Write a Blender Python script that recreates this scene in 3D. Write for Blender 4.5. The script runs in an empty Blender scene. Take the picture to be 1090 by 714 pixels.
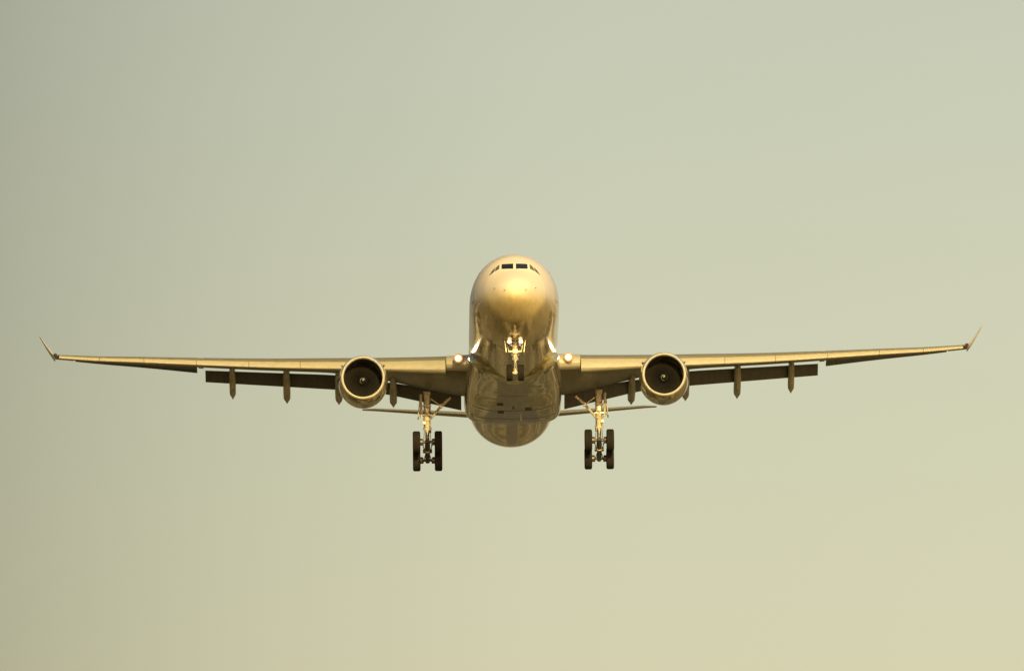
import bpy, bmesh, math, random
from mathutils import Vector, Matrix, Euler
R = math.radians
random.seed(4)
scn = bpy.context.scene
col = scn.collection

# ------------------------------------------------------------------ camera, sky, sun, exposure
DIST = 1000.0
PITCH, ROLL, YAW = R(4.0), R(-0.68), R(0.37)
CAM_Z = 1.7
ORIGIN = Vector((0, 30.6, -5.95))             # aircraft-frame point the empty stands on (under the main wheels)
NOSE_W = Vector((0, DIST * math.cos(R(7.0)), CAM_Z + DIST * math.sin(R(7.0))))   # world place of aircraft-frame (0,0,0)
ROT = Euler((-PITCH, ROLL, YAW), 'XYZ').to_matrix()

cam_d = bpy.data.cameras.new('camera'); cam = bpy.data.objects.new('camera', cam_d); col.objects.link(cam)
cam.location = (0, 0, CAM_Z)
cam_d.sensor_width = 36; cam_d.sensor_fit = 'HORIZONTAL'
FOV = 2 * math.atan(0.5 * 1090 / (17.10 * DIST)); cam_d.angle = FOV
PXRAD = 1 / (17.10 * DIST)                    # radians per photo pixel, near the axis
cam.rotation_euler = (R(90 + 7.0) - (357 - 297) * PXRAD, 0, (547 - 545) * PXRAD + 1.3 * PXRAD)
cam_d.clip_start = 1.0; cam_d.clip_end = 60000
scn.camera = cam

SUN_EL, SUN_AZ = R(17.8), R(8.0)              # behind the camera, a little to its right
world = bpy.data.worlds.new('World'); scn.world = world; world.use_nodes = True
nt = world.node_tree; nt.nodes.clear()
N = nt.nodes.new; L = nt.links.new
wo = N('ShaderNodeOutputWorld'); bg = N('ShaderNodeBackground'); sky = N('ShaderNodeTexSky')
sky.sky_type = 'NISHITA'; sky.sun_disc = False
sky.sun_elevation = SUN_EL; sky.sun_rotation = R(180) - SUN_AZ
sky.air_density = 1.0; sky.dust_density = 3.0; sky.ozone_density = 1.0
tint = N('ShaderNodeMix'); tint.data_type = 'RGBA'; tint.blend_type = 'MULTIPLY'; tint.inputs[0].default_value = 1.0
L(sky.outputs[0], tint.inputs[6]); tint.inputs[7].default_value = (1.108, 0.857, 0.600, 1)
# broad unevenness of the real sky: a dimmer haze bank towards the west, a little paler towards the horizon
geo = N('ShaderNodeTexCoord'); sep = N('ShaderNodeSeparateXYZ'); L(geo.outputs['Generated'], sep.inputs[0])
az = N('ShaderNodeMath'); az.operation = 'ARCTAN2'; L(sep.outputs[0], az.inputs[0]); L(sep.outputs[1], az.inputs[1])
azr = N('ShaderNodeMapRange'); azr.inputs[1].default_value = R(-2.2); azr.inputs[2].default_value = R(2.2); L(az.outputs[0], azr.inputs[0])
fc = N('ShaderNodeFloatCurve'); cv = fc.mapping.curves[0]
for p, q in ((0.0, .58), (.085, .70), (.18, .80), (.3, .90), (.42, .96), (.5, 1.0), (.75, 1.03), (1.0, 1.05)):
    if p in (0.0, 1.0): cv.points[0 if p == 0 else -1].location = (p, q / 1.2)
    else: cv.points.new(p, q / 1.2)
fc.mapping.update(); L(azr.outputs[0], fc.inputs[1])
elr = N('ShaderNodeMapRange'); elr.inputs[1].default_value = math.sin(R(5.6)); elr.inputs[2].default_value = math.sin(R(8.0))
elr.inputs[3].default_value = 1.10 * 1.2; elr.inputs[4].default_value = 1.2; L(sep.outputs[2], elr.inputs[0])
vm = N('ShaderNodeMath'); vm.operation = 'MULTIPLY'; L(fc.outputs[0], vm.inputs[0]); L(elr.outputs[0], vm.inputs[1])
sc_ = N('ShaderNodeVectorMath'); sc_.operation = 'SCALE'; L(tint.outputs[2], sc_.inputs[0]); L(vm.outputs[0], sc_.inputs['Scale'])
L(sc_.outputs[0], bg.inputs[0]); bg.inputs[1].default_value = 0.15
L(bg.outputs[0], wo.inputs[0])

sd = bpy.data.lights.new('sun', 'SUN'); so = bpy.data.objects.new('sun', sd); col.objects.link(so)
sd.energy = 4.5; sd.angle = R(0.6); sd.color = (1.0, 0.80, 0.31)
sdir = Vector((math.sin(SUN_AZ) * math.cos(SUN_EL), -math.cos(SUN_AZ) * math.cos(SUN_EL), math.sin(SUN_EL)))
so.rotation_euler = sdir.to_track_quat('Z', 'Y').to_euler(); so.location = (0, 0, 300)

scn.view_settings.view_transform = 'Standard'; scn.view_settings.look = 'None'
scn.view_settings.exposure = 0.0; scn.view_settings.gamma = 1; scn.view_settings.use_curve_mapping = False
scn.render.engine = 'CYCLES'; scn.render.resolution_x = 1024; scn.render.resolution_y = 670

# ------------------------------------------------------------------ materials
def mat(name, base, rough=0.5, metal=0.0, coat=0.0, coat_rough=0.05, bump=0.0, bscale=3.0, dirt=None, dirt_amt=0.25,
        dirt_scale=(1.2, 0.25, 1.2), emit=None, emit_s=0.0, spec=0.5):
    m = bpy.data.materials.new(name); m.use_nodes = True
    t = m.node_tree; b = t.nodes['Principled BSDF']
    b.inputs['Base Color'].default_value = (*base, 1); b.inputs['Roughness'].default_value = rough
    b.inputs['Metallic'].default_value = metal; b.inputs['Coat Weight'].default_value = coat
    b.inputs['Coat Roughness'].default_value = coat_rough; b.inputs['Specular IOR Level'].default_value = spec
    tc = t.nodes.new('ShaderNodeTexCoord')
    if dirt:
        mp = t.nodes.new('ShaderNodeMapping'); mp.inputs['Scale'].default_value = dirt_scale
        t.links.new(tc.outputs['Object'], mp.inputs[0])
        n = t.nodes.new('ShaderNodeTexNoise'); n.inputs['Scale'].default_value = 1.6; n.inputs['Detail'].default_value = 7
        n.inputs['Roughness'].default_value = 0.65
        t.links.new(mp.outputs[0], n.inputs['Vector'])
        r = t.nodes.new('ShaderNodeMapRange'); r.inputs[1].default_value = 0.42; r.inputs[2].default_value = 0.75
        r.inputs[3].default_value = 0; r.inputs[4].default_value = dirt_amt
        t.links.new(n.outputs[0], r.inputs[0])
        mx = t.nodes.new('ShaderNodeMix'); mx.data_type = 'RGBA'
        mx.inputs[6].default_value = (*base, 1); mx.inputs[7].default_value = (*dirt, 1)
        t.links.new(r.outputs[0], mx.inputs[0]); t.links.new(mx.outputs[2], b.inputs['Base Color'])
        r2 = t.nodes.new('ShaderNodeMapRange'); r2.inputs[3].default_value = rough * 0.85; r2.inputs[4].default_value = min(1, rough * 1.5)
        t.links.new(n.outputs[0], r2.inputs[0]); t.links.new(r2.outputs[0], b.inputs['Roughness'])
    if bump:
        n2 = t.nodes.new('ShaderNodeTexNoise'); n2.inputs['Scale'].default_value = bscale; n2.inputs['Detail'].default_value = 3
        t.links.new(tc.outputs['Object'], n2.inputs['Vector'])
        bp = t.nodes.new('ShaderNodeBump'); bp.inputs['Strength'].default_value = 1; bp.inputs['Distance'].default_value = bump
        t.links.new(n2.outputs[0], bp.inputs['Height']); t.links.new(bp.outputs[0], b.inputs['Normal'])
        t.links.new(bp.outputs[0], b.inputs['Coat Normal'])
    if emit:
        b.inputs['Emission Color'].default_value = (*emit, 1); b.inputs['Emission Strength'].default_value = emit_s
    return m

M = {}
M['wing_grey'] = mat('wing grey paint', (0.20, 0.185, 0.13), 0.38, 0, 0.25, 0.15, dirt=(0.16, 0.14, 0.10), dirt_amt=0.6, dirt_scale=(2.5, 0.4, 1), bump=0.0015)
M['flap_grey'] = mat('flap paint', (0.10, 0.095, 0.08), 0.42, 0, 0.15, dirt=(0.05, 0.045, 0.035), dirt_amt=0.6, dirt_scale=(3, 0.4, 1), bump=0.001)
M['slat'] = mat('slat bare metal', (0.54, 0.50, 0.37), 0.42, 0.12, dirt=(0.36, 0.34, 0.28), dirt_amt=0.5, dirt_scale=(1.2, 1, 2))
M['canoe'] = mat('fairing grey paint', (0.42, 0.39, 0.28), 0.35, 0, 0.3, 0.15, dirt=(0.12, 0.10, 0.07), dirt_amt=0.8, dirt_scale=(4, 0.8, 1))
M['fairing'] = mat('belly paint', (0.56, 0.50, 0.28), 0.13, 0.5, 0.6, 0.05, dirt=(0.20, 0.165, 0.08), dirt_amt=0.75, dirt_scale=(1.6, 0.18, 1.6), bump=0.02, bscale=0.45)
M['nacelle'] = mat('nacelle paint', (0.46, 0.40, 0.23), 0.10, 0.45, 0.7, 0.06, dirt=(0.2, 0.16, 0.1), dirt_amt=0.5, bump=0.004, bscale=1.2)
M['winglet'] = mat('winglet white paint', (0.80, 0.76, 0.66), 0.35)
M['lip'] = mat('polished inlet metal', (0.92, 0.88, 0.74), 0.36, 0.45)
M['duct'] = mat('inlet lining', (0.06, 0.055, 0.045), 0.5, 0.2, dirt=(0.03, 0.045, 0.04))
M['blade'] = mat('titanium fan blade', (0.022, 0.02, 0.016), 0.5, 0.3)
M['spinner'] = mat('spinner dark paint', (0.012, 0.012, 0.012), 0.5)
M['white'] = mat('white mark paint', (0.5, 0.5, 0.46), 0.4)
M['vent'] = mat('vent grille', (0.07, 0.06, 0.035), 0.6)
M['dark'] = mat('painted recess shade', (0.02, 0.02, 0.018), 0.7)  # near-black colour in place of shade behind the fan and in the bay
M['hot'] = mat('exhaust metal', (0.25, 0.21, 0.16), 0.4, 0.9, dirt=(0.1, 0.08, 0.06))
M['gear'] = mat('gear light paint', (0.72, 0.68, 0.55), 0.32, 0.2, 0.3, dirt=(0.28, 0.22, 0.12), dirt_amt=0.7, dirt_scale=(4, 4, 4))
M['steel'] = mat('gear dark steel', (0.14, 0.13, 0.11), 0.4, 0.6, dirt=(0.04, 0.035, 0.03), dirt_amt=0.7, dirt_scale=(6, 6, 6))
M['chrome'] = mat('oleo chrome', (0.85, 0.83, 0.78), 0.12, 1.0)
M['tyre'] = mat('tyre rubber', (0.018, 0.016, 0.013), 0.85, dirt=(0.035, 0.03, 0.024), dirt_amt=0.6, dirt_scale=(5, 5, 5), bump=0.002, bscale=20, spec=0.15)
M['rim'] = mat('wheel rim', (0.55, 0.52, 0.45), 0.35, 0.6)
M['glass'] = mat('cockpit glass', (0.012, 0.011, 0.010), 0.06, 0, 1.0, 0.02)
M['side_glass'] = mat('side window glass', (0.15, 0.125, 0.085), 0.22, 0, 0.6, 0.05)
M['frame'] = mat('window frame', (0.88, 0.86, 0.78), 0.35)
M['line'] = mat('panel seam', (0.16, 0.14, 0.09), 0.6)
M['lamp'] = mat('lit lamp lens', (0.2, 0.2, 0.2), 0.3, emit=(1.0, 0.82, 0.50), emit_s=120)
M['halo_inner'] = mat('lamp halo inner ring', (0.15, 0.12, 0.08), 0.3, emit=(1.0, 0.74, 0.38), emit_s=3.5)  # this and the next two: the lamp's glow painted as fading emissive rings
M['halo_mid'] = mat('lamp halo middle ring', (0.12, 0.09, 0.05), 0.3, emit=(1.0, 0.62, 0.24), emit_s=1.3)
M['halo_outer'] = mat('lamp halo outer ring', (0.16, 0.11, 0.05), 0.3, emit=(1.0, 0.42, 0.10), emit_s=.55)
M['lamp_small'] = mat('lit gear lamp lens', (0.9, 0.9, 0.9), 0.3, emit=(1.0, 0.84, 0.58), emit_s=1.7)
M['red'] = mat('red lens', (0.09, 0.02, 0.014), 0.25, 0, 1.0)
M['green'] = mat('green lens', (0.01, 0.03, 0.015), 0.25, 0, 1.0)
M['chromecup'] = mat('lamp reflector', (0.8, 0.76, 0.66), 0.25, 1.0)

def fuselage_mat():
    m = mat('fuselage paint', (0.74, 0.70, 0.60), 0.38, 0, 0.35, 0.13, bump=0.010, bscale=0.6, spec=0.15)
    t = m.node_tree; b = t.nodes['Principled BSDF']; nn = t.nodes.new; ll = t.links.new
    tc = nn('ShaderNodeTexCoord'); sp = nn('ShaderNodeSeparateXYZ'); ll(tc.outputs['Object'], sp.inputs[0])
    # object coordinates are the aircraft frame minus ORIGIN
    # the tan belly paint starts below a cheat line, a little higher at the nose
    nz = nn('ShaderNodeTexNoise'); nz.inputs['Scale'].default_value = 0.8; ll(tc.outputs['Object'], nz.inputs['Vector'])
    ad = nn('ShaderNodeMath'); ad.operation = 'MULTIPLY_ADD'; ll(sp.outputs[2], ad.inputs[0]); ad.inputs[1].default_value = 1.0
    sc = nn('ShaderNodeMath'); sc.operation = 'MULTIPLY'; ll(nz.outputs[0], sc.inputs[0]); sc.inputs[1].default_value = 0.0
    ll(sc.outputs[0], ad.inputs[2])
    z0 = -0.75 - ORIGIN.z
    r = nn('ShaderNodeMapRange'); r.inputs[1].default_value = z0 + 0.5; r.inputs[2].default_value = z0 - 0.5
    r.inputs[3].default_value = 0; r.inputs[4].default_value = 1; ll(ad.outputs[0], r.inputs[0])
    mp = nn('ShaderNodeMapping'); mp.inputs['Scale'].default_value = (2.4, 0.22, 1.6); ll(tc.outputs['Object'], mp.inputs[0])
    n = nn('ShaderNodeTexNoise'); n.inputs['Scale'].default_value = 1.4; n.inputs['Detail'].default_value = 8; n.inputs['Roughness'].default_value = .65
    ll(mp.outputs[0], n.inputs['Vector'])
    g = nn('ShaderNodeMapRange'); g.inputs[1].default_value = .42; g.inputs[2].default_value = .72; g.inputs[3].default_value = 0; g.inputs[4].default_value = .55
    ll(n.outputs[0], g.inputs[0])
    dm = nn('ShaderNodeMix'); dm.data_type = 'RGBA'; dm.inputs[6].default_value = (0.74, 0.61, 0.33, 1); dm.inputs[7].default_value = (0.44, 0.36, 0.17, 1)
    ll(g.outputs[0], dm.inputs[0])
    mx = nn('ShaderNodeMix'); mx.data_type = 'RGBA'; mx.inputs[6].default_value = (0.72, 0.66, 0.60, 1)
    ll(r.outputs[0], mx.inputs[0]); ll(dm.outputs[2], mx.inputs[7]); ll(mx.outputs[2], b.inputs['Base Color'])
    r3 = nn('ShaderNodeMapRange'); r3.inputs[3].default_value = 0.42; r3.inputs[4].default_value = 0.14; ll(r.outputs[0], r3.inputs[0]); 
    ra = nn('ShaderNodeMapRange'); ra.inputs[1].default_value = 2.2 - ORIGIN.y; ra.inputs[2].default_value = 3.0 - ORIGIN.y; ra.inputs[3].default_value = 1; ra.inputs[4].default_value = 0; ll(sp.outputs[1], ra.inputs[0])
    rm = nn('ShaderNodeMix'); rm.data_type = 'FLOAT'; ll(ra.outputs[0], rm.inputs[0]); ll(r3.outputs[0], rm.inputs[2]); rm.inputs[3].default_value = 0.62; ll(rm.outputs[0], b.inputs['Roughness'])
    rc = nn('ShaderNodeMath'); rc.operation = 'MULTIPLY_ADD'; rc.inputs[1].default_value = -.5; rc.inputs[2].default_value = .5; ll(ra.outputs[0], rc.inputs[0]); ll(rc.outputs[0], b.inputs['Coat Weight'])
    rk = nn('ShaderNodeMapRange'); rk.inputs[3].default_value = .04; rk.inputs[4].default_value = .5; ll(ra.outputs[0], rk.inputs[0]); ll(rk.outputs[0], b.inputs['Coat Roughness'])
    r4 = nn('ShaderNodeMath'); r4.operation = 'MULTIPLY'; r4.inputs[1].default_value = .42; ll(r.outputs[0], r4.inputs[0]); r5 = nn('ShaderNodeMath'); r5.operation = 'MULTIPLY_ADD'; r5.inputs[1].default_value = -.8; r5.inputs[2].default_value = 1; ll(ra.outputs[0], r5.inputs[0]); r6 = nn('ShaderNodeMath'); r6.operation = 'MULTIPLY'; ll(r4.outputs[0], r6.inputs[0]); ll(r5.outputs[0], r6.inputs[1]); ll(r6.outputs[0], b.inputs['Metallic'])
    return m
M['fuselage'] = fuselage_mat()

# ------------------------------------------------------------------ mesh helpers (all coordinates in the aircraft frame: x to the photo's right, y aft, z up)
class MB:
    def __init__(s): s.v = []; s.f = []; s.mi = []
    def ring_loft(s, rings, close=True, cap0=True, cap1=True, mi=0, mis=None):
        base = len(s.v); n = len(rings[0])
        for r in rings: s.v += [tuple(p) for p in r]
        for i in range(len(rings) - 1):
            m = mis[i] if mis else mi
            for j in range(n if close else n - 1):
                k = (j + 1) % n
                s.f.append((base + i * n + j, base + i * n + k, base + (i + 1) * n + k, base + (i + 1) * n + j)); s.mi.append(m)
        if cap0: s.f.append(tuple(base + j for j in range(n))[::-1]); s.mi.append(mis[0] if mis else mi)
        if cap1: s.f.append(tuple(base + (len(rings) - 1) * n + j for j in range(n))); s.mi.append(mis[-1] if mis else mi)
    def tube(s, p0, p1, r0, r1=None, n=12, mi=0):
        r1 = r0 if r1 is None else r1
        p0, p1 = Vector(p0), Vector(p1); d = (p1 - p0).normalized()
        a = d.orthogonal().normalized(); b = d.cross(a)
        rg = [[p + (a * math.cos(t) + b * math.sin(t)) * r for t in [2 * math.pi * k / n for k in range(n)]] for p, r in ((p0, r0), (p1, r1))]
        s.ring_loft(rg, mi=mi)
    def box(s, c, d, rot=None, mi=0, bev=0.12):
        c = Vector(c); hx, hy, hz = d[0] / 2, d[1] / 2, d[2] / 2
        k = bev * min(hx, hz)
        prof = [(-hx + k, -hz), (hx - k, -hz), (hx, -hz + k), (hx, hz - k), (hx - k, hz), (-hx + k, hz), (-hx, hz - k), (-hx, -hz + k)]
        rg = []
        for yy, sc in ((-hy, 1 - bev * .5), (-hy * (1 - bev * .5), 1), (hy * (1 - bev * .5), 1), (hy, 1 - bev * .5)):
            r = [Vector((x * sc, yy, z * sc)) for x, z in prof]
            if rot: r = [rot @ p for p in r]
            rg.append([c + p for p in r])
        s.ring_loft(rg, mi=mi)
    def lathe(s, c, axis, prof, n=40, mi=0, mis=None):
        """prof: list of (along, radius) round axis direction"""
        c = Vector(c); d = Vector(axis).normalized(); a = Vector((0, 0, 1)) if abs(d.z) < .9 else Vector((1, 0, 0))
        a = (a - d * a.dot(d)).normalized(); b = d.cross(a)
        rg = [[c + d * y + (a * math.cos(t) + b * math.sin(t)) * max(r, 1e-4) for t in [2 * math.pi * k / n for k in range(n)]] for y, r in prof]
        s.ring_loft(rg, cap0=False, cap1=False, mi=mi, mis=mis)
    def build(s, name, mats, parent=None, smooth=True, angle=35):
        me = bpy.data.meshes.new(name)
        me.from_pydata([(x - ORIGIN.x, y - ORIGIN.y, z - ORIGIN.z) for x, y, z in s.v], [], s.f)
        mats = mats if isinstance(mats, (list, tuple)) else [mats]
        for m in mats: me.materials.append(m)
        me.polygons.foreach_set('material_index', s.mi)
        bm = bmesh.new(); bm.from_mesh(me)
        bmesh.ops.remove_doubles(bm, verts=bm.verts, dist=1e-5)
        bmesh.ops.recalc_face_normals(bm, faces=bm.faces); bm.to_mesh(me); bm.free()
        if smooth:
            me.shade_smooth(); me.set_sharp_from_angle(angle=R(angle))
        o = bpy.data.objects.new(name, me); col.objects.link(o)
        if parent: o.parent = parent
        return o

def lerp_tab(tab, x):
    if x <= tab[0][0]: return list(tab[0][1:])
    for a, b in zip(tab, tab[1:]):
        if x <= b[0]:
            t = (x - a[0]) / (b[0] - a[0]); return [p + (q - p) * t for p, q in zip(a[1:], b[1:])]
    return list(tab[-1][1:])
def smooth_tab(tab, x):
    """Catmull-Rom through the table"""
    n = len(tab)
    if x <= tab[0][0]: return list(tab[0][1:])
    if x >= tab[-1][0]: return list(tab[-1][1:])
    for i in range(n - 1):
        if x <= tab[i + 1][0]: break
    p1, p2 = tab[i], tab[i + 1]; h = p2[0] - p1[0]; t = (x - p1[0]) / h; out = []
    for k in range(1, len(tab[0])):
        def sl(j):
            if j == 0: return (tab[1][k] - tab[0][k]) / (tab[1][0] - tab[0][0])
            if j == n - 1: return (tab[-1][k] - tab[-2][k]) / (tab[-1][0] - tab[-2][0])
            a = (tab[j][k] - tab[j - 1][k]) / (tab[j][0] - tab[j - 1][0]); b = (tab[j + 1][k] - tab[j][k]) / (tab[j + 1][0] - tab[j][0])
            return 0 if a * b <= 0 else 2 * a * b / (a + b)
        m1, m2 = sl(i) * h, sl(i + 1) * h
        out.append((2*t**3-3*t**2+1)*p1[k] + (t**3-2*t**2+t)*m1 + (-2*t**3+3*t**2)*p2[k] + (t**3-t**2)*m2)
    return out

# ------------------------------------------------------------------ the ground, outside the frame: it lights the belly and is mirrored in it
def ground():
    me = bpy.data.meshes.new('ground'); bm = bmesh.new()
    bmesh.ops.create_grid(bm, x_segments=20, y_segments=20, size=25000); bm.to_mesh(me); bm.free()
    m = bpy.data.materials.new('farmland'); m.use_nodes = True; t = m.node_tree; b = t.nodes['Principled BSDF']; b.inputs['Roughness'].default_value = .9
    nn = t.nodes.new; ll = t.links.new
    tc = nn('ShaderNodeTexCoord')
    v = nn('ShaderNodeTexVoronoi'); v.inputs['Scale'].default_value = 0.006; ll(tc.outputs['Object'], v.inputs['Vector'])
    cr = nn('ShaderNodeValToRGB'); e = cr.color_ramp; e.interpolation = 'CONSTANT'
    e.elements[0].position = 0; e.elements[0].color = (.05, .06, .02, 1); e.elements[1].position = .25; e.elements[1].color = (.16, .13, .06, 1)
    for p, c in ((.45, (.03, .035, .015, 1)), (.62, (.34, .28, .15, 1)), (.8, (.08, .09, .03, 1))):
        k = e.elements.new(p); k.color = c
    sx = nn('ShaderNodeSeparateColor'); ll(v.outputs['Color'], sx.inputs[0]); ll(sx.outputs[0], cr.inputs[0])
    v2 = nn('ShaderNodeTexVoronoi'); v2.inputs['Scale'].default_value = 0.03; ll(tc.outputs['Object'], v2.inputs['Vector'])
    s2 = nn('ShaderNodeSeparateColor'); ll(v2.outputs['Color'], s2.inputs[0])
    g = nn('ShaderNodeMath'); g.operation = 'GREATER_THAN'; g.inputs[1].default_value = .8; ll(s2.outputs[1], g.inputs[0])
    mx = nn('ShaderNodeMix'); mx.data_type = 'RGBA'; mx.inputs[7].default_value = (.5, .44, .3, 1); ll(g.outputs[0], mx.inputs[0]); ll(cr.outputs[0], mx.inputs[6])
    v3 = nn('ShaderNodeTexVoronoi'); v3.inputs['Scale'].default_value = 0.09; v3.inputs['Randomness'].default_value = .8; ll(tc.outputs['Object'], v3.inputs['Vector'])
    s3 = nn('ShaderNodeSeparateColor'); ll(v3.outputs['Color'], s3.inputs[0])
    r3 = nn('ShaderNodeMapRange'); r3.inputs[1].default_value = 0; r3.inputs[2].default_value = 1; r3.inputs[3].default_value = .12; r3.inputs[4].default_value = 1.25; ll(s3.outputs[2], r3.inputs[0])
    m3 = nn('ShaderNodeVectorMath'); m3.operation = 'SCALE'; ll(mx.outputs[2], m3.inputs[0]); ll(r3.outputs[0], m3.inputs['Scale'])
    ll(m3.outputs[0], b.inputs['Base Color'])
    me.materials.append(m)
    o = bpy.data.objects.new('ground', me); col.objects.link(o); o['kind'] = 'structure'; o['label'] = 'flat farmland far below the aircraft'
    vs = []; fs = []  # unseen pale and dark strips, added to band the reflections in the belly
    def strip(x0, x1, y0, y1):
        k = len(vs); vs.extend([(x0, y0, 0), (x1, y0, 0), (x1, y1, 0), (x0, y1, 0)]); fs.append((k, k + 1, k + 2, k + 3))
    for nm, m_, z, ss in (('added_taxiway', mat('pale concrete', (.48, .43, .27), .8, dirt=(.3, .26, .17)), .02, [(-900, 900, 1262, 1272), (-700, 1100, 1302, 1318), (-1500, 900, 1352, 1362), (-900, 1900, 1402, 1432), (-900, 900, 1500, 1518), (-900, 900, 1640, 1680), (-3000, 3000, 1900, 1960), (-260, -230, 1320, 2600), (210, 230, 1200, 2600), (60, 90, 900, 1262)]),
                         ('added_road', mat('asphalt', (.04, .04, .035), .8, dirt=(.07, .065, .06)), .03, [(-6000, 6000, 1232, 1248), (-6000, 6000, 820, 838), (-1200, 1200, 1282, 1290), (-1200, 1200, 1330, 1344), (-6000, 6000, 1376, 1392), (-1200, 1200, 1450, 1474), (-90, -70, 300, 1230)]),
                         ('added_runway', mat('runway asphalt', (.10, .095, .085), .7, dirt=(.05, .045, .04)), .04, [(-24, 24, 1345, 4400)])):
        vs.clear(); fs.clear()
        for q in ss: strip(*q)
        me2 = bpy.data.meshes.new(nm); me2.from_pydata(vs, [], fs); me2.materials.append(m_)
        r = bpy.data.objects.new(nm, me2); r.location.z = z; col.objects.link(r); r['kind'] = 'structure'
ground()

# ------------------------------------------------------------------ the airliner
jet = bpy.data.objects.new('airliner', None); col.objects.link(jet)
jet.empty_display_size = 3
jet['label'] = 'twin engine wide body passenger airliner flying head-on with landing gear and flaps down'
jet['category'] = 'airplane'
jet.rotation_euler = (-PITCH, ROLL, YAW)
jet.location = NOSE_W + ROT @ ORIGIN

# fuselage: y, top z, bottom z, half width
FUS = [(0, -0.74, -0.76, 0.01), (.03, -.57, -.93, .20), (.1, -.42, -1.06, .38), (.3, -.14, -1.24, .66), (.6, .12, -1.42, .93), (1.0, .38, -1.60, 1.19), (1.6, .70, -1.82, 1.50),
       (2.2, 1.02, -2.01, 1.76), (2.8, 1.44, -2.18, 1.97), (3.4, 1.84, -2.32, 2.15), (4.0, 2.20, -2.43, 2.31), (5.0, 2.54, -2.58, 2.53),
       (6.0, 2.71, -2.69, 2.68), (7.5, 2.81, -2.79, 2.78), (9, 2.84, -2.82, 2.82), (16, 2.82, -2.82, 2.82), (30, 2.82, -2.82, 2.82), (39.5, 2.82, -2.82, 2.82),
       (42, 2.82, -2.74, 2.81), (45, 2.82, -2.38, 2.73), (48, 2.80, -1.82, 2.54), (51, 2.76, -1.16, 2.24), (54, 2.66, -.5, 1.86), (57, 2.5, .12, 1.42),
       (60, 2.28, .68, .95), (62.4, 2.0, 1.12, .5), (63.3, 1.8, 1.34, .25)]
def fus_at(y): return smooth_tab(FUS, y)
def fus_ring(y, n=96, off=0):
    zt, zb, hw = fus_at(y); zc = (zt + zb) / 2; hh = (zt - zb) / 2
    return [Vector(((hw + off) * math.sin(2 * math.pi * k / n), y, zc + (hh + off) * math.cos(2 * math.pi * k / n))) for k in range(n)]
def fus_y(x, z):
    """station on the nose whose section passes through (x, z)"""
    lo, hi = 0.0, 12.0
    for _ in range(40):
        y = (lo + hi) / 2; zt, zb, hw = fus_at(y); zc = (zt + zb) / 2; hh = (zt - zb) / 2
        if (x / hw) ** 2 + ((z - zc) / hh) ** 2 > 1: lo = y
        else: hi = y
    return (lo + hi) / 2
ys = [0, .015, .03, .06, .1, .16, .23, .3, .4, .5, .6, .75, .9] + [1 + .15 * i for i in range(40)] + [7.2, 7.7, 8.3, 9, 11, 13, 16, 20, 25, 30, 36, 38, 39.5] + [40.5 + i for i in range(22)] + [62.4, 63.0, 63.3]
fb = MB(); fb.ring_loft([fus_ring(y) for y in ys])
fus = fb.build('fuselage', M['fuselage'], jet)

def patch(quad, name, m, parent, n=8, off=.012, thick=.02):
    """pane on the nose: quad of 4 (x, z) corners as seen from the front, laid on the curved skin"""
    b = MB(); q = [Vector((x, 0, z)) for x, z in quad]
    def pt(u, v, o):
        p = q[0].lerp(q[1], u).lerp(q[3].lerp(q[2], u), v); y = fus_y(p.x, p.z)
        e = .02; ny = (fus_y(p.x + e, p.z) - fus_y(p.x - e, p.z)) / (2 * e); nz = (fus_y(p.x, p.z + e) - fus_y(p.x, p.z - e)) / (2 * e)
        nrm = Vector((ny, -1, nz)).normalized()
        return Vector((p.x, y, p.z)) + nrm * o
    rows = [[pt(i / n, j / n, off) for i in range(n + 1)] for j in range(n + 1)]
    b.ring_loft(rows, close=False, cap0=False, cap1=False)
    edge = [(i / n, 0) for i in range(n)] + [(1, i / n) for i in range(n)] + [(1 - i / n, 1) for i in range(n)] + [(0, 1 - i / n) for i in range(n)]
    b.ring_loft([[pt(u, v, off) for u, v in edge], [pt(u, v, off - thick) for u, v in edge]], cap0=False, cap1=False)
    return b.build(name, m, parent)
def grow(q, d):
    c = [sum(p[k] for p in q) / 4 for k in (0, 1)]
    return [(p[0] + math.copysign(d, p[0] - c[0]), p[1] + math.copysign(d, p[1] - c[1])) for p in q]
for s in (-1, 1):
    front = [(s * .08, 1.09), (s * .82, 1.14), (s * .80, 1.56), (s * .08, 1.55)]
    side1 = [(s * .95, 1.16), (s * 1.26, 1.0), (s * 1.12, 1.42), (s * .93, 1.57)]
    side2 = [(s * 1.30, .97), (s * 1.62, .74), (s * 1.42, 1.13), (s * 1.17, 1.38)]
    for q, nm in ((front, 'windshield_pane'), (side1, 'side_window'), (side2, 'side_window')):
        patch(grow(q, .045), 'window_frame', M['frame'], fus, off=.004)
        patch(q, nm, M['glass'] if q is front else M['side_glass'], fus, off=.012)
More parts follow.
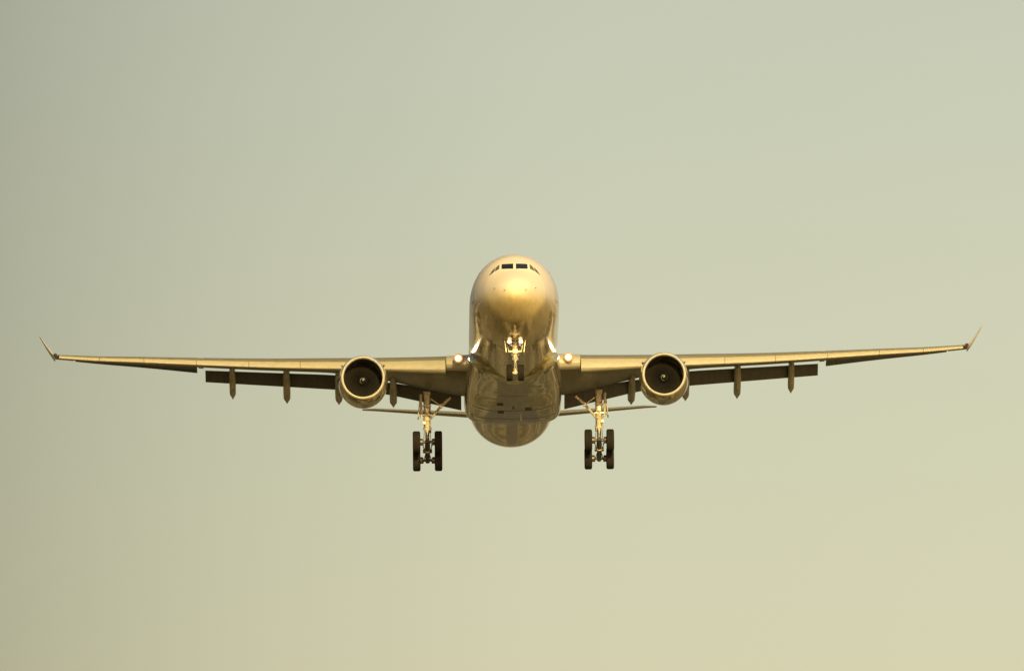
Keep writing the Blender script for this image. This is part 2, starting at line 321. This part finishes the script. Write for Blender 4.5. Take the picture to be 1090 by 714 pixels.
# doors just behind the nose: thin seam outlines on the curved side, and the radome seam
def side_seam(s, pts, w=.03):
    b = MB()
    for (y0, a0), (y1, a1) in zip(pts, pts[1:]):
        n = 8; rows = []
        for k in range(n + 1):
            y = y0 + (y1 - y0) * k / n; a = a0 + (a1 - a0) * k / n
            def P(yy, aa, o=.006):
                zt, zb, hw = fus_at(yy); zc = (zt + zb) / 2; hh = (zt - zb) / 2
                return Vector((s * (hw + o) * math.cos(aa), yy, zc + (hh + o) * math.sin(aa)))
            if abs(y1 - y0) < 1e-6: rows.append([P(y - w / 2, a), P(y + w / 2, a)])
            else: rows.append([P(y, a - w / 5.6), P(y, a + w / 5.6)])
        b.ring_loft(rows, close=False, cap0=False, cap1=False)
    return b
for s in (-1, 1):
    side_seam(s, [(5.2, R(-8)), (5.2, R(34)), (6.27, R(34)), (6.27, R(-8)), (5.2, R(-8))], .05).build('door_outline', M['line'], fus)
for s in (-1, 1):
    for x, z in ((.62, -.62), (1.25, -.35)):
        y = fus_y(x, z); b = MB(); b.tube((s * x, y + .02, z), (s * (x + .07), y - .12, z - .03), .02, .015); b.tube((s * (x + .07), y - .12, z - .03), (s * (x + .07), y - .34, z - .03), .014, .008)
        b.build('pitot_probe', M['steel'], fus)
b = MB(); b.ring_loft([[(-.02, 11, -2.8), (.02, 11, -2.8), (.02, 11.5, -2.8), (-.02, 11.5, -2.8)], [(-.01, 11.25, -3.15), (.01, 11.25, -3.15), (.01, 11.5, -3.15), (-.01, 11.5, -3.15)]])
b.build('blade_antenna', M['white'], fus)

# belly fairing: y, half width, bottom z, top z, squareness
FAIR = [(18.7, 2.60, -2.62, -.9, 2.1), (19.2, 2.84, -2.86, -.7, 2.15), (19.6, 2.88, -2.90, -.5, 2.2), (21.5, 2.96, -3.0, -.35, 2.2), (24.0, 3.08, -3.12, -.3, 2.4),
        (28, 3.14, -3.24, -.3, 3.4), (31.0, 3.14, -3.22, -.3, 4.2), (32.7, 3.10, -3.10, -.3, 4.6), (33.0, 3.06, -3.02, -.3, 4.6), (33.3, 2.8, -2.6, -.4, 2.8), (34, 2.5, -2.3, -.6, 2.2), (35, 2.1, -2.1, -.9, 2.1)]
def fair_ring(y, n=72):
    hw, zb, zt, e = smooth_tab(FAIR, y); zc = -1.25; r = []
    for k in range(n):
        a = 2 * math.pi * k / n; c, s_ = math.cos(a), math.sin(a)
        x = hw * math.copysign(abs(c) ** (2 / e), c); h = (zc - zb) if s_ < 0 else (zt - zc)
        dy = -1.9 * max(0, min(1, (24 - y) / 5)) * (abs(math.sin(2 * a)) if s_ < 0 else abs(c) * 0)
        r.append((x, y + dy, zc + h * math.copysign(abs(s_) ** (2 / e), s_)))
    return r
fb = MB(); fb.ring_loft([fair_ring(18.7 + i * .1) for i in range(164)])
fair = fb.build('belly_fairing', M['fairing'], jet)
for s in (-1, 1):            # pack inlets and seams on the fairing's underside
    b = MB()
    def fz(x, y, o=.01):
        hw, zb, zt, e = smooth_tab(FAIR, y); return -1.25 - (-1.25 - zb) * max(0, 1 - abs(x / hw) ** e) ** (1 / e) - o
    rows = [[(s * x, y, fz(x, y)) for x in (.9 , 1.05, 1.2, 1.35, 1.5)] for y in (20.3, 20.6, 20.9, 21.2)]
    b.ring_loft(rows, close=False, cap0=False, cap1=False); b.build('pack_inlet', M['vent'], fair)
for y0, x1 in ((23.2, 2.3), (27.4, 2.6), (30.2, 2.7)):
    b = MB(); n = 30
    b.ring_loft([[(-x1 + 2 * x1 * i / n, y0, fz(-x1 + 2 * x1 * i / n, y0, .006)), (-x1 + 2 * x1 * i / n, y0 + .09, fz(-x1 + 2 * x1 * i / n, y0 + .09, .006))] for i in range(n + 1)], close=False, cap0=False, cap1=False)
    b.build('panel_seam', M['line'], fair)
for x, y in ((-1.45, 21.9), (-.85, 25.2), (-.8, 27.6), (.95, 26.6)):
    b = MB(); b.ring_loft([[(x - .2 + .1 * i, y, fz(x - .2 + .1 * i, y, .012)), (x - .2 + .1 * i, y + .7, fz(x - .2 + .1 * i, y + .7, .012))] for i in range(5)], close=False, cap0=False, cap1=False)
    b.build('air_outlet', M['vent'], fair)
b = MB(); b.tube((.5, 29.4, -3.2), (.5, 29.6, -3.5), .05, .03); b.build('drain_mast', M['gear'], fair)
b = MB(); b.tube((0, 26.5, -3.15), (0, 26.5, -3.33), .09, .05); b.build('beacon_light', M['red'], fair)

# ---------------- wings
WY, WZ = 1.2, .23        # wing box position along and above the keel
# span x, leading edge y, leading edge z, chord, thickness ratio, incidence (deg)
WING = [(2.3, 20.3, -1.08, 10.9, .150, 6.2), (4.0, 21.35, -.93, 10.0, .142, 5.4), (7.0, 23.2, -.62, 8.55, .125, 2.2), (9.4, 24.7, -.36, 7.45, .112, -.9), (12.4, 26.55, 0.0, 6.55, .106, -3.0),
        (16.0, 28.8, .47, 5.65, .104, -3.2), (20.2, 31.4, 1.08, 4.55, .104, -3.2), (24, 33.75, 1.66, 3.6, .100, -3.2), (26.8, 35.5, 2.08, 2.95, .095, -3.4), (29.5, 37.15, 2.55, 2.30, .09, -3.6)]
def zup(x, t): return t * 5 * (.2969 * math.sqrt(max(x, 0)) - .126 * x - .3516 * x**2 + .2843 * x**3 - .1036 * x**4) * 1.0
def zlo(x, t): return -t * 5 * (.2969 * math.sqrt(max(x, 0)) - .126 * x - .3516 * x**2 + .2843 * x**3 - .1036 * x**4) * .86 + .028 * max(0, (x - .55) / .45) ** 1.5
def wpt(s, span, xc, z, dy=0, dz=0):
    """point on a wing section: xc chord fraction, z chord fraction"""
    ly, lz, c, t, inc = smooth_tab(WING, span); a = R(inc); ly += WY; lz += WZ
    return Vector((s * span, ly + c * (xc * math.cos(a) + z * math.sin(a)) + dy, lz + c * (-xc * math.sin(a) + z * math.cos(a)) + dz))
def section(s, span, x0, x1, n=16, rot=0, piv=(0, 0), dx=0, dz=0, tmin=0.0, te_mid=False, thin=1.0):
    """closed profile between chord fractions x0..x1 of the local airfoil, rotated by rot degrees (trailing edge down) about piv"""
    ly, lz, c, t, inc = smooth_tab(WING, span); pts = []
    xs = [x0 + (x1 - x0) * (.5 - .5 * math.cos(math.pi * k / n)) for k in range(n + 1)]
    up = [(x, zup(x, t)) for x in xs]; lo = [(x, zlo(x, t)) for x in xs]
    if x0 > .01:                     # round nose for a part that starts inside the chord
        zc = (up[0][1] + lo[0][1]) / 2; 
        def rn(x, z):
            k = min(1, (x - x0) / ((x1 - x0) * .25)); return (x, zc + (z - zc) * math.sqrt(max(0.0, 1 - (1 - k) ** 2)))
        up = [rn(*p) for p in up]; lo = [rn(*p) for p in lo]
    pr = up[::-1] + lo[1:]; a = R(rot); out = []
    for x, z in pr:
        X, Z = x - piv[0], (z - piv[1]); X, Z = X * math.cos(a) + Z * math.sin(a), -X * math.sin(a) + Z * math.cos(a)
        out.append(wpt(s, span, X + piv[0] + dx, Z + piv[1] + dz))
    return out
def slat_section(s, span, rot=-22, dx=-.045, dz=-.018):
    ly, lz, c, t, inc = smooth_tab(WING, span)
    n = 14; out = []
    up = [.17 * (1 - math.cos(math.pi / 2 * k / n)) for k in range(n + 1)][::-1]
    lo = [.055 * k / 6 for k in range(1, 7)]
    pts = [(x, zup(x, t)) for x in up] + [(x, zlo(x, t)) for x in lo]
    inner = [(.065, zlo(.05, t) * .55), (.06, 0.0), (.08, zup(.08, t) * .55), (.12, zup(.12, t) * .82)]
    a = R(rot); piv = (.17, zup(.17, t))
    for x, z in pts + inner:
        X, Z = x - piv[0], z - piv[1]; X, Z = X * math.cos(a) + Z * math.sin(a), -X * math.sin(a) + Z * math.cos(a)
        out.append(wpt(s, span, X + piv[0] + dx, Z + piv[1] + dz))
    return out
def spans(a, b, n): return [a + (b - a) * i / n for i in range(n + 1)]

FLAP_IN = (3.3, 9.0); FLAP_OUT = (9.9, 19.75)
CANOE = [(7.65, 1.0), (11.15, 1.0), (14.5, .95), (18.0, .85)]
def make_wing(s):
    w = MB()
    # fixed wing: with the flaps run out it stops at 74 % chord; beyond the flaps it reaches the aileron hinge
    sp = spans(2.3, 19.85, 26)
    w.ring_loft([section(s, x, 0.05, .745, 18) for x in sp])
    # upper spoiler panels over the flap gap
    for a, b_ in (FLAP_IN, FLAP_OUT):
        rg = []
        for x in spans(a, b_, 12):
            t = smooth_tab(WING, x)[3]
            rg.append([wpt(s, x, .74, zup(.74, t) - .004), wpt(s, x, .74, zup(.74, t) - .022), wpt(s, x, .86, zup(.86, t) - .010), wpt(s, x, .86, zup(.86, t) - .005)])
        w.ring_loft(rg)
    w.ring_loft([section(s, x, 0.05, .985 , 18) for x in spans(19.87, 20.2, 1)])
    w.ring_loft([section(s, x, 0.05, .76, 18) for x in spans(20.2, 28.3, 12)])
    w.ring_loft([section(s, x, 0.05 if x < 29.21 else 0.0, .985, 18) for x in (28.3, 28.8, 29.2, 29.22, 29.5)])
    # root leading edge, fixed, inboard of the first slat
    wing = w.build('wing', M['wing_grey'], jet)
    b = MB(); b.ring_loft([slat_section(s, x, rot=-12, dx=-.03, dz=-.008) for x in spans(2.3, 4.26, 5)]); b.build('root_leading_edge', M['slat'], wing, angle=30)
    # slats
    for a, b_ in ((4.32, 8.75), (10.05, 13.575), (13.6, 16.875), (16.9, 20.275), (20.3, 23.675), (23.7, 26.575), (26.6, 29.2)):
        b = MB(); b.ring_loft([slat_section(s, x) for x in spans(a, b_, 8)]); b.build('slat', M['slat'], wing, angle=30)
    # flaps, run out and drooped
    for tab in ([(3.3, 28.75, -1.85, 30.3, -2.65), (7.4, 29.9, -.95, 31.3, -1.51), (9.0, 30.35, -.66, 31.75, -1.10)],
                [(9.9, 31.0, -.34, 32.3, -.94), (11.5, 31.65, 0.0, 32.85, -.72), (19.75, 34.85, .99, 35.75, .40)]):
        b = MB(); rg = []
        for x in spans(tab[0][0], tab[-1][0], 14):
            ly, lz, ty, tz = lerp_tab(tab, x); d = Vector((0, ty - ly, tz - lz)); c_ = d.length; nrm = Vector((0, -d.z, d.y)).normalized()
            xs = [.5 - .5 * math.cos(math.pi * k / 12) for k in range(13)]
            rg.append([Vector((s * x, ly + WY, lz + WZ)) + d * u + nrm * h * c_ for u, h in [(u, zup(u, .15) * 1.1) for u in xs][::-1] + [(u, -zup(u, .15) * .7) for u in xs][1:]])
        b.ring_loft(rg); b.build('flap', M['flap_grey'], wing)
    # ailerons, slightly drooped
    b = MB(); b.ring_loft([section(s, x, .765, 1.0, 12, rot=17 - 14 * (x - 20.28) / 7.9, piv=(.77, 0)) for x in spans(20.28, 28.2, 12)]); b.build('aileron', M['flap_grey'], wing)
    # flap track fairings
    for X, k in CANOE:
        ly, lz, c, t, inc = smooth_tab(WING, X)
        p0 = wpt(s, X, .42, zlo(.42, t)); p1 = wpt(s, X, .72, zlo(.72, t)); p2 = wpt(s, X, 1.02, -.02)
        # path of the body: nose under the wing, knuckle, drooped tail
        tip_z = {7.65: -1.75, 11.15: -1.44, 14.5: -1.14, 18.0: -.62}[X] + WZ
        tip_y = ly + WY + c * 1.22
        path = [(p0.y, p0.z + .05, .02, .02), (p0.y + .3, p0.z - .06, .13, .14), (p1.y - .5, p1.z - .20, .22, .28), (p1.y + .3, p1.z - .34, .245, .38), ((p1.y + tip_y) / 2 , (p1.z + tip_z) / 2 - .10, .245, .40),
                (tip_y - .9, tip_z + .50, .245, .34), (tip_y - .5, tip_z + .30, .235, .24), (tip_y - .22, tip_z + .16, .13, .12), (tip_y, tip_z, .03, .03)]
        rg = []
        for j in range(29):
            u = path[0][0] + (path[-1][0] - path[0][0]) * j / 28; z, hw, hh = smooth_tab(path, u)
            rg.append([(s * X + hw * k * math.copysign(abs(math.cos(q)) ** .8, math.cos(q)), u, z + hh * k * math.copysign(abs(math.sin(q)) ** .8, math.sin(q))) for q in [2 * math.pi * i / 20 for i in range(20)]])
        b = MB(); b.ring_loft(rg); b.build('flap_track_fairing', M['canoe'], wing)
    # winglet: blends out of the tip, canted outwards
    rg = []
    for (dx, ly_, dz, c_) in ((0, 37.15, 0, 2.30), (.08, 37.3, .04, 2.1), (.22, 37.6, .24, 1.75), (.56, 38.2, .80, 1.3), (1.0, 39.0, 1.60, .6)):
        n = 10; ring = []; th = .05
        base = Vector((s * (29.5 + dx), ly_ + WY, 2.55 + dz + WZ)); nx, nz = (0, 1) if dx == 0 else ((-.45, .9) if dx < .2 else (-.80, .6))
        for k in range(n): 
            u = k / n; h = zup(u, .09) * c_; ring.append(base + Vector((s * nx * h, u * c_, nz * h)))
        for k in range(n): 
            u = 1 - k / n; h = zup(u, .09) * c_; ring.append(base + Vector((-s * nx * h, u * c_, -nz * h)))
        rg.append(ring)
    b = MB(); b.ring_loft(rg); b.build('winglet', M['winglet'], wing)
    b = MB(); b.lathe((s * 29.47, 37.12 + WY, 2.56 + WZ), (s * .3, -1, 0), [(.12, .0), (.10, .05), (.05, .10), (-.1, .12), (-.3, .1)], 16); b.build('navigation_light', M['red' if s > 0 else 'green'], wing)
    # landing light in the wing root
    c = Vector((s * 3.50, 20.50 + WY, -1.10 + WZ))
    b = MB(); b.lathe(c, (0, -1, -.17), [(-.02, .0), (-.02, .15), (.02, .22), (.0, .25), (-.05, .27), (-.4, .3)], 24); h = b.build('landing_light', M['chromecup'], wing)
    b = MB(); b.lathe(c, (0, -1, -.17), [(.08, .0), (.075, .125), (.06, .18), (.04, .23), (.01, .30)], 24, mis=[0, 1, 2, 3]); b.build('landing_light_lens_halo', [M['lamp'], M['halo_inner'], M['halo_mid'], M['halo_outer']], wing)  # lit core, then a painted halo in three weaker glowing rings
    return wing
wings = [make_wing(-1), make_wing(1)]

# ---------------- engines
def make_engine(s):
    c = Vector((s * 9.57, 20.4 + WY, -2.28 + WZ)); ax = (0, 1, 0)
    b = MB()
    b.lathe(c, ax, [(.10, 1.385), (.15, 1.405), (.30, 1.45), (.6, 1.515), (1.0, 1.555), (1.6, 1.58), (2.2, 1.57), (2.8, 1.50), (3.3, 1.40), (3.7, 1.29), (3.7, 1.26), (3.2, 1.30), (2.4, 1.32), (1.5, 1.27)], 64)
    b.lathe(c, ax, [(1.55, 1.235), (1.2, 1.22), (.8, 1.215), (.5, 1.21), (.22, 1.225)], 64, mi=1)
    eng = b.build('engine', [M['nacelle'], M['duct']], jet)
    b = MB(); b.lathe(c, ax, [(.22, 1.225), (.12, 1.235), (.05, 1.255), (.015, 1.28), (0, 1.31), (.015, 1.338), (.06, 1.365), (.10, 1.385)], 72); b.build('inlet_lip', M['lip'], eng)
    # fan
    b = MB(); NB = 34
    for k in range(NB):
        a = 2 * math.pi * k / NB; rg = []
        for r, tw, ch in ((.34, 25, .30), (.6, 38, .30), (.9, 52, .31), (1.2, 63, .30)):
            t = R(tw); rad = Vector((math.cos(a + .10 * (r - .3)), 0, math.sin(a + .10 * (r - .3)))); tan = Vector((-rad.z, 0, rad.x))
            d = tan * math.sin(t) + Vector((0, 1, 0)) * math.cos(t); nrm = rad.cross(d)
            p = c + Vector((0, 1.45, 0)) + rad * r
            rg.append([p - d * ch / 2, p + nrm * .012, p + d * ch / 2, p - nrm * .012])
        b.ring_loft(rg)
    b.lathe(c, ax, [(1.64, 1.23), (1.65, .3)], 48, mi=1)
    b.build('fan', [M['blade'], M['dark']], eng)
    b = MB(); prof = [(.92, .0), (.93, .035), (.97, .085), (1.04, .15), (1.14, .22), (1.26, .285), (1.36, .33), (1.45, .345)]
    b.lathe(c, ax, prof, 32, mis=[1, 0, 0, 0, 0, 0, 0]); 
    # white swirl: a comma painted from the tip outwards
    rg = []
    for i in range(14):
        u = i / 13; an = 4.2 * u + (.6 if s > 0 else .2); rr = .05 + .17 * u; yy = lerp_tab([(r, y) for y, r in prof], rr)[0] - .006
        y2 = lerp_tab([(r, y) for y, r in prof], rr + .04 * (1 - u) + .005)[0] - .006; r2 = rr + .04 * (1 - u) + .005
        rg.append([c + Vector((rr * math.cos(an), yy, rr * math.sin(an))), c + Vector((r2 * math.cos(an), y2, r2 * math.sin(an)))])
    b.ring_loft(rg, close=False, cap0=False, cap1=False, mi=1)
    b.build('spinner', [M['spinner'], M['white']], eng)
    b = MB(); b.lathe(c, ax, [(1.7, .55), (2.6, .98), (3.6, .95), (4.6, .74), (5.2, .56), (5.2, .50), (4.8, .5)], 40); b.lathe(c, ax, [(4.7, .38), (5.2, .34), (5.9, .04), (5.92, 0)], 30); b.build('exhaust_cone', M['hot'], eng)
    # strakes
    b = MB(); a = R(40)
    for q in (a, math.pi - a):
        b = MB(); p = c + Vector((1.53 * math.cos(q), 1.2, 1.53 * math.sin(q))); o = Vector((math.cos(q), 0, math.sin(q))); tt = Vector((-o.z, 0, o.x)) * .012
        b.ring_loft([[p - tt, p + tt, p + Vector((0, 1.3, 0)) + tt, p + Vector((0, 1.3, 0)) - tt], [p + Vector((0, .8, 0)) + o * .28 - tt, p + Vector((0, .8, 0)) + o * .28 + tt, p + Vector((0, 1.25, 0)) + o * .28 + tt, p + Vector((0, 1.25, 0)) + o * .28 - tt]])
        b.build('strake', M['nacelle'], eng)
    # pylon
    rg = []
    for y, zt, zb, hw in ((1.2, 1.50, 1.3, .04), (2.0, 1.62, 1.3, .16), (3.4, 1.74, 1.0, .24), (4.6, 1.80, .7, .26), (6.2, 1.72, .6, .26), (8.0, 1.62, .95, .2), (9.6, 1.5, 1.3, .04)):
        rg.append([c + Vector((x, y, z)) for x, z in ((-hw, zb), (hw, zb), (hw, (zb + zt) / 2), (hw * .9, zt - .06), (hw * .4, zt), (-hw * .4, zt), (-hw * .9, zt - .06), (-hw, (zb + zt) / 2))])
    b = MB(); b.ring_loft(rg); b.build('pylon', M['wing_grey'], eng)
    return eng
make_engine(-1); make_engine(1)

# ---------------- wheels
def wheel(c, r, w, parent):
    b = MB(); c = Vector(c); h = w / 2
    tyre = [(-h * .72, r * .56), (-h * .92, r * .66), (-h, r * .80), (-h * .93, r * .92), (-h * .72, r * .985), (-h * .5, r)]
    for g in (-.3, 0, .3): tyre += [(h * (g - .05), r), (h * (g - .03), r - .012), (h * (g + .03), r - .012), (h * (g + .05), r)]
    tyre += [(h * .5, r), (h * .72, r * .985), (h * .93, r * .92), (h, r * .80), (h * .92, r * .66), (h * .72, r * .56)]
    b.lathe(c, (1, 0, 0), tyre, 40, mi=0)
    for q in (-1, 1):
        b.lathe(c, (1, 0, 0), [(q * h * .72, r * .56), (q * h * .66, r * .53), (q * h * .40, r * .48), (q * h * .30, r * .28), (q * h * .55, r * .22), (q * h * .6, r * .12), (q * h * .6, 0)], 32, mi=1)
    return b.build('wheel', [M['tyre'], M['rim']], parent)

def make_main_gear(s):
    X = s * 5.5; top = Vector((X, 29.3, -1.9)); piv = Vector((X, 30.6, -5.21))
    b = MB()
    def P(z): 
        z -= .28; t = (z - top.z) / (piv.z - top.z); return top.lerp(piv, t)
    b.tube(P(-1.3), P(-3.55), .24, .22, 20); b.tube(P(-3.50), P(-3.62), .27, .27, 20); b.tube(P(-2.95), P(-3.05), .27, .27, 20)
    b.tube(P(-3.6), P(-4.5), .135, .135, 18, mi=2)
    b.tube(P(-4.42), P(-4.98), .17, .20, 18); 
    # torque links in front, hydraulic lines, actuator beside
    f = Vector((0, -.42, 0))
    b.tube(P(-3.5) + Vector((.08, -.2, 0)), P(-4.0) + f, .045, .035, 8); b.tube(P(-3.5) + Vector((-.08, -.2, 0)), P(-4.0) + f, .045, .035, 8)
    b.tube(P(-4.5) + Vector((.08, -.15, 0)), P(-4.0) + f, .045, .035, 8); b.tube(P(-4.5) + Vector((-.08, -.15, 0)), P(-4.0) + f, .045, .035, 8)
    for dx in (-.22, .20): b.tube(P(-1.6) + Vector((dx, -.22, 0)), P(-3.3) + Vector((dx * .8, -.2, 0)), .02, .02, 6, mi=1)
    for dx, z0, z1 in ((-.26, -3.3, -4.6), (.25, -3.4, -4.65)): b.tube(P(z0) + Vector((dx * .6, -.2, 0)), P(z1) + Vector((dx, -.15, 0)), .018, .018, 6, mi=1)
    b.tube(P(-1.5) + Vector((s * .40, -.1, 0)), P(-3.0) + Vector((s * .36, -.1, 0)), .085, .075, 12)
    b.box(P(-2.5) + Vector((0, -.24, 0)), (.2, .12, .3)); b.box(P(-3.25) + Vector((s * .2, -.2, 0)), (.22, .16, .2)); b.box(P(-3.75) + Vector((-s * .18, -.1, 0)), (.14, .14, .2), mi=1)
    for z in (-2.2, -2.75): b.box(P(z) + Vector((0, -.2, 0)), (.6, .05, .06))
    g = b.build('main_landing_gear', [M['gear'], M['steel'], M['chrome']], jet)
    # side stay, towards the fuselage
    b = MB(); foot = P(-3.05) + Vector((-s * .15, 0, 0)); knee = Vector((X - s * .90, 29.2, -2.55)); head = Vector((X - s * 1.50, 28.9, -2.05))
    b.tube(foot, knee, .075, .09, 12); b.tube(knee, head, .10, .085, 12); b.tube(knee, P(-1.7) + Vector((-s * .15, 0, 0)), .045, .045, 10); b.box(knee, (.2, .2, .22))
    b.build('side_stay', M['gear'], g)
    # door on the strut
    b = MB(); rot = Matrix.Rotation(s * R(-6), 3, 'Y'); b.box(P(-2.35) + Vector((s * .52, .25, 0)), (.06, .9, 1.2), rot=rot); 
    b.tube(P(-2.2), P(-2.2) + Vector((s * .5, .1, 0)), .03, .03, 8); b.tube(P(-2.8), P(-2.8) + Vector((s * .5, .1, 0)), .03, .03, 8)
    b.build('gear_door', M['wing_grey'], g)
    # bogie, tail down
    tilt = R(26); d = Vector((0, math.cos(tilt), -math.sin(tilt))); up = Vector((0, math.sin(tilt), math.cos(tilt)))
    f0, r0 = piv - d * .99, piv + d * .99
    b = MB(); b.tube(f0 - d * .15, r0 + d * .15, .15, .15, 14); b.tube(f0 - Vector((.62, 0, 0)), f0 + Vector((.62, 0, 0)), .085, .085, 12); b.tube(r0 - Vector((.62, 0, 0)), r0 + Vector((.62, 0, 0)), .085, .085, 12)
    for q in (f0, r0):
        for x in (-1, 1): b.lathe(q + Vector((x * .28, 0, 0)), (x, 0, 0), [(0, 0), (0, .2), (.06, .22), (.22, .22), (.24, 0)], 16)
        for x in (-1, 1): b.tube(q + Vector((x * .3, 0, -.2)), piv + Vector((x * .12, 0, -.18)), .03, .03, 8)
    b.tube(piv + Vector((-.3, 0, 0)), piv + Vector((.3, 0, 0)), .13, .13, 14)
    b.tube(P(-3.9) + Vector((0, .2, 0)), r0 + up * .2 - d * .3, .05, .05, 10)
    b.build('bogie', M['steel'], g)
    for q in (f0, r0):
        for x in (-.70, .70): wheel(q + Vector((x, 0, 0)), .70, .49, g)
make_main_gear(-1); make_main_gear(1)

# nose gear
def make_nose_gear():
    top = Vector((0, 6.45, -2.55)); ax = Vector((0, 6.9, -4.63))
    def P(z): return top.lerp(ax, (z - top.z) / (ax.z - top.z))
    b = MB(); b.tube(P(-2.4), P(-3.75), .17, .16, 18); b.tube(P(-3.70), P(-3.85), .19, .19, 18); b.tube(P(-3.8), P(-4.4), .085, .085, 16, mi=2); b.tube(P(-4.35), P(-4.70), .12, .13, 16)
    b.tube(ax - Vector((.5, 0, 0)), ax + Vector((.5, 0, 0)), .07, .07, 12)
    for x in (-.07, .07):
        b.tube(P(-3.6) + Vector((x, -.18, 0)), P(-4.05) + Vector((x * .3, -.42, 0)), .032, .03, 8); b.tube(P(-4.5) + Vector((x, -.1, 0)), P(-4.05) + Vector((x * .3, -.42, 0)), .032, .03, 8)
    # steering collar and the lamp cross-arms
    b.tube(P(-3.35) - Vector((.42, .1, 0)), P(-3.35) + Vector((.42, -.1, 0)), .085, .085, 14); b.box(P(-3.35) + Vector((0, -.15, 0)), (.34, .18, .26))
    b.tube(P(-2.78) - Vector((.5, .18, 0)), P(-2.78) + Vector((.5, -.18, 0)), .04, .04, 10); b.tube(P(-3.05) - Vector((.42, .14, 0)), P(-3.05) + Vector((.42, -.14, 0)), .04, .04, 10)
    for x in (-1, 1):
        b.tube(P(-2.55) + Vector((x * .12, -.05, 0)), P(-3.1) + Vector((x * .3, -.12, 0)), .04, .04, 8); b.tube(P(-3.35) + Vector((x * .38, -.1, 0)), P(-2.6) + Vector((x * .56, .1, 0)), .035, .03, 8)
        b.box(P(-3.55) + Vector((x * .2, -.1, 0)), (.1, .12, .16), mi=1)
    b.tube(P(-3.3) + Vector((0, .1, 0)), Vector((0, 8.3, -2.6)), .07, .07, 12)
    g = b.build('nose_landing_gear', [M['gear'], M['steel'], M['chrome']], jet)
    for x in (-.365, .365): wheel(ax + Vector((x, 0, 0)), .52, .38, g)
    for x, z, r, lit in ((-.36, -2.78, .145, 1), (.36, -2.78, .145, 1), (-.27, -3.05, .12, 0), (.27, -3.05, .12, 0)):
        c = P(z) + Vector((x, -.30, 0)); b = MB()
        b.lathe(c, (0, -1, -.12), [(.02, r * .92), (.03, r), (0, r * 1.05), (-.08, r * .95), (-.18, r * .4), (-.19, 0)], 20); b.lathe(c, (0, -1, -.12), [(.028, 0), (.024, r * .6), (.018, r * .92)], 20, mi=1)
        b.build('taxi_light', [M['chromecup'], M['lamp_small'] if lit else M['glass']], g)
    for x in (-1, 1):
        b = MB(); rot = Matrix.Rotation(x * R(8), 3, 'Y'); b.box((x * .60, 7.05, -3.02), (.035, 1.25, .78), rot=rot); b.build('gear_door', M['fairing'], g)
    b = MB(); b.ring_loft([[(-.52, y, fus_at(y)[1] - .006), (-.3, y, fus_at(y)[1] - .012), (.3, y, fus_at(y)[1] - .012), (.52, y, fus_at(y)[1] - .006)] for y in (6.2, 6.6, 7.1, 7.7)], close=False, cap0=False, cap1=False)
    b.build('gear_bay_shade', M['dark'], g)  # flat dark sheet on the skin, the open bay's shade put into colour
make_nose_gear()

# ---------------- tail
TAIL = [(1.2, 53.6, 1.42, 5.4, .08), (2.2, 54.25, 1.52, 5.0, .078), (9.2, 58.75, 2.80, 2.2, .08), (9.7, 59.3, 2.88, 1.5, .07)]
def tail_sec(s, x, x0=0, x1=1, n=12):
    y, z, c, t = lerp_tab(TAIL, x); xs = [x0 + (x1 - x0) * (.5 - .5 * math.cos(math.pi * k / n)) for k in range(n + 1)]; a = R(-9.0)
    pr = [(u, zup(u, t)) for u in xs][::-1] + [(u, -zup(u, t)) for u in xs][1:]
    return [Vector((s * x, y + c * (u * math.cos(a) + h * math.sin(a)), z + c * (-u * math.sin(a) + h * math.cos(a)))) for u, h in pr]
for s in (-1, 1):
    b = MB(); b.ring_loft([tail_sec(s, x, 0, .72) for x in spans(1.2, 9.7, 10)]); h = b.build('horizontal_stabilizer', M['wing_grey'], jet)
    b = MB(); b.ring_loft([tail_sec(s, x, .725, 1, 8) for x in spans(2.4, 9.2, 8)]); b.build('elevator', M['flap_grey'], h)
def fin_sec(z, x0, x1, n=12):
    y, c, t = lerp_tab([(2.0, 50.6, 8.4, .10), (3.0, 51.6, 7.7, .10), (10.9, 58.6, 3.3, .09), (11.3, 59.2, 2.6, .07)], z)
    xs = [x0 + (x1 - x0) * (.5 - .5 * math.cos(math.pi * k / n)) for k in range(n + 1)]
    return [Vector((h * c, y + u * c, z)) for u, h in [(u, zup(u, t)) for u in xs][::-1] + [(u, -zup(u, t)) for u in xs][1:]]
b = MB(); b.ring_loft([fin_sec(z, 0, .70) for z in spans(2.0, 11.3, 10)]); fin = b.build('vertical_stabilizer', M['fuselage'], jet)
b = MB(); b.ring_loft([fin_sec(z, .705, 1, 8) for z in spans(3.0, 11.2, 10)]); b.build('rudder', M['wing_grey'], fin)
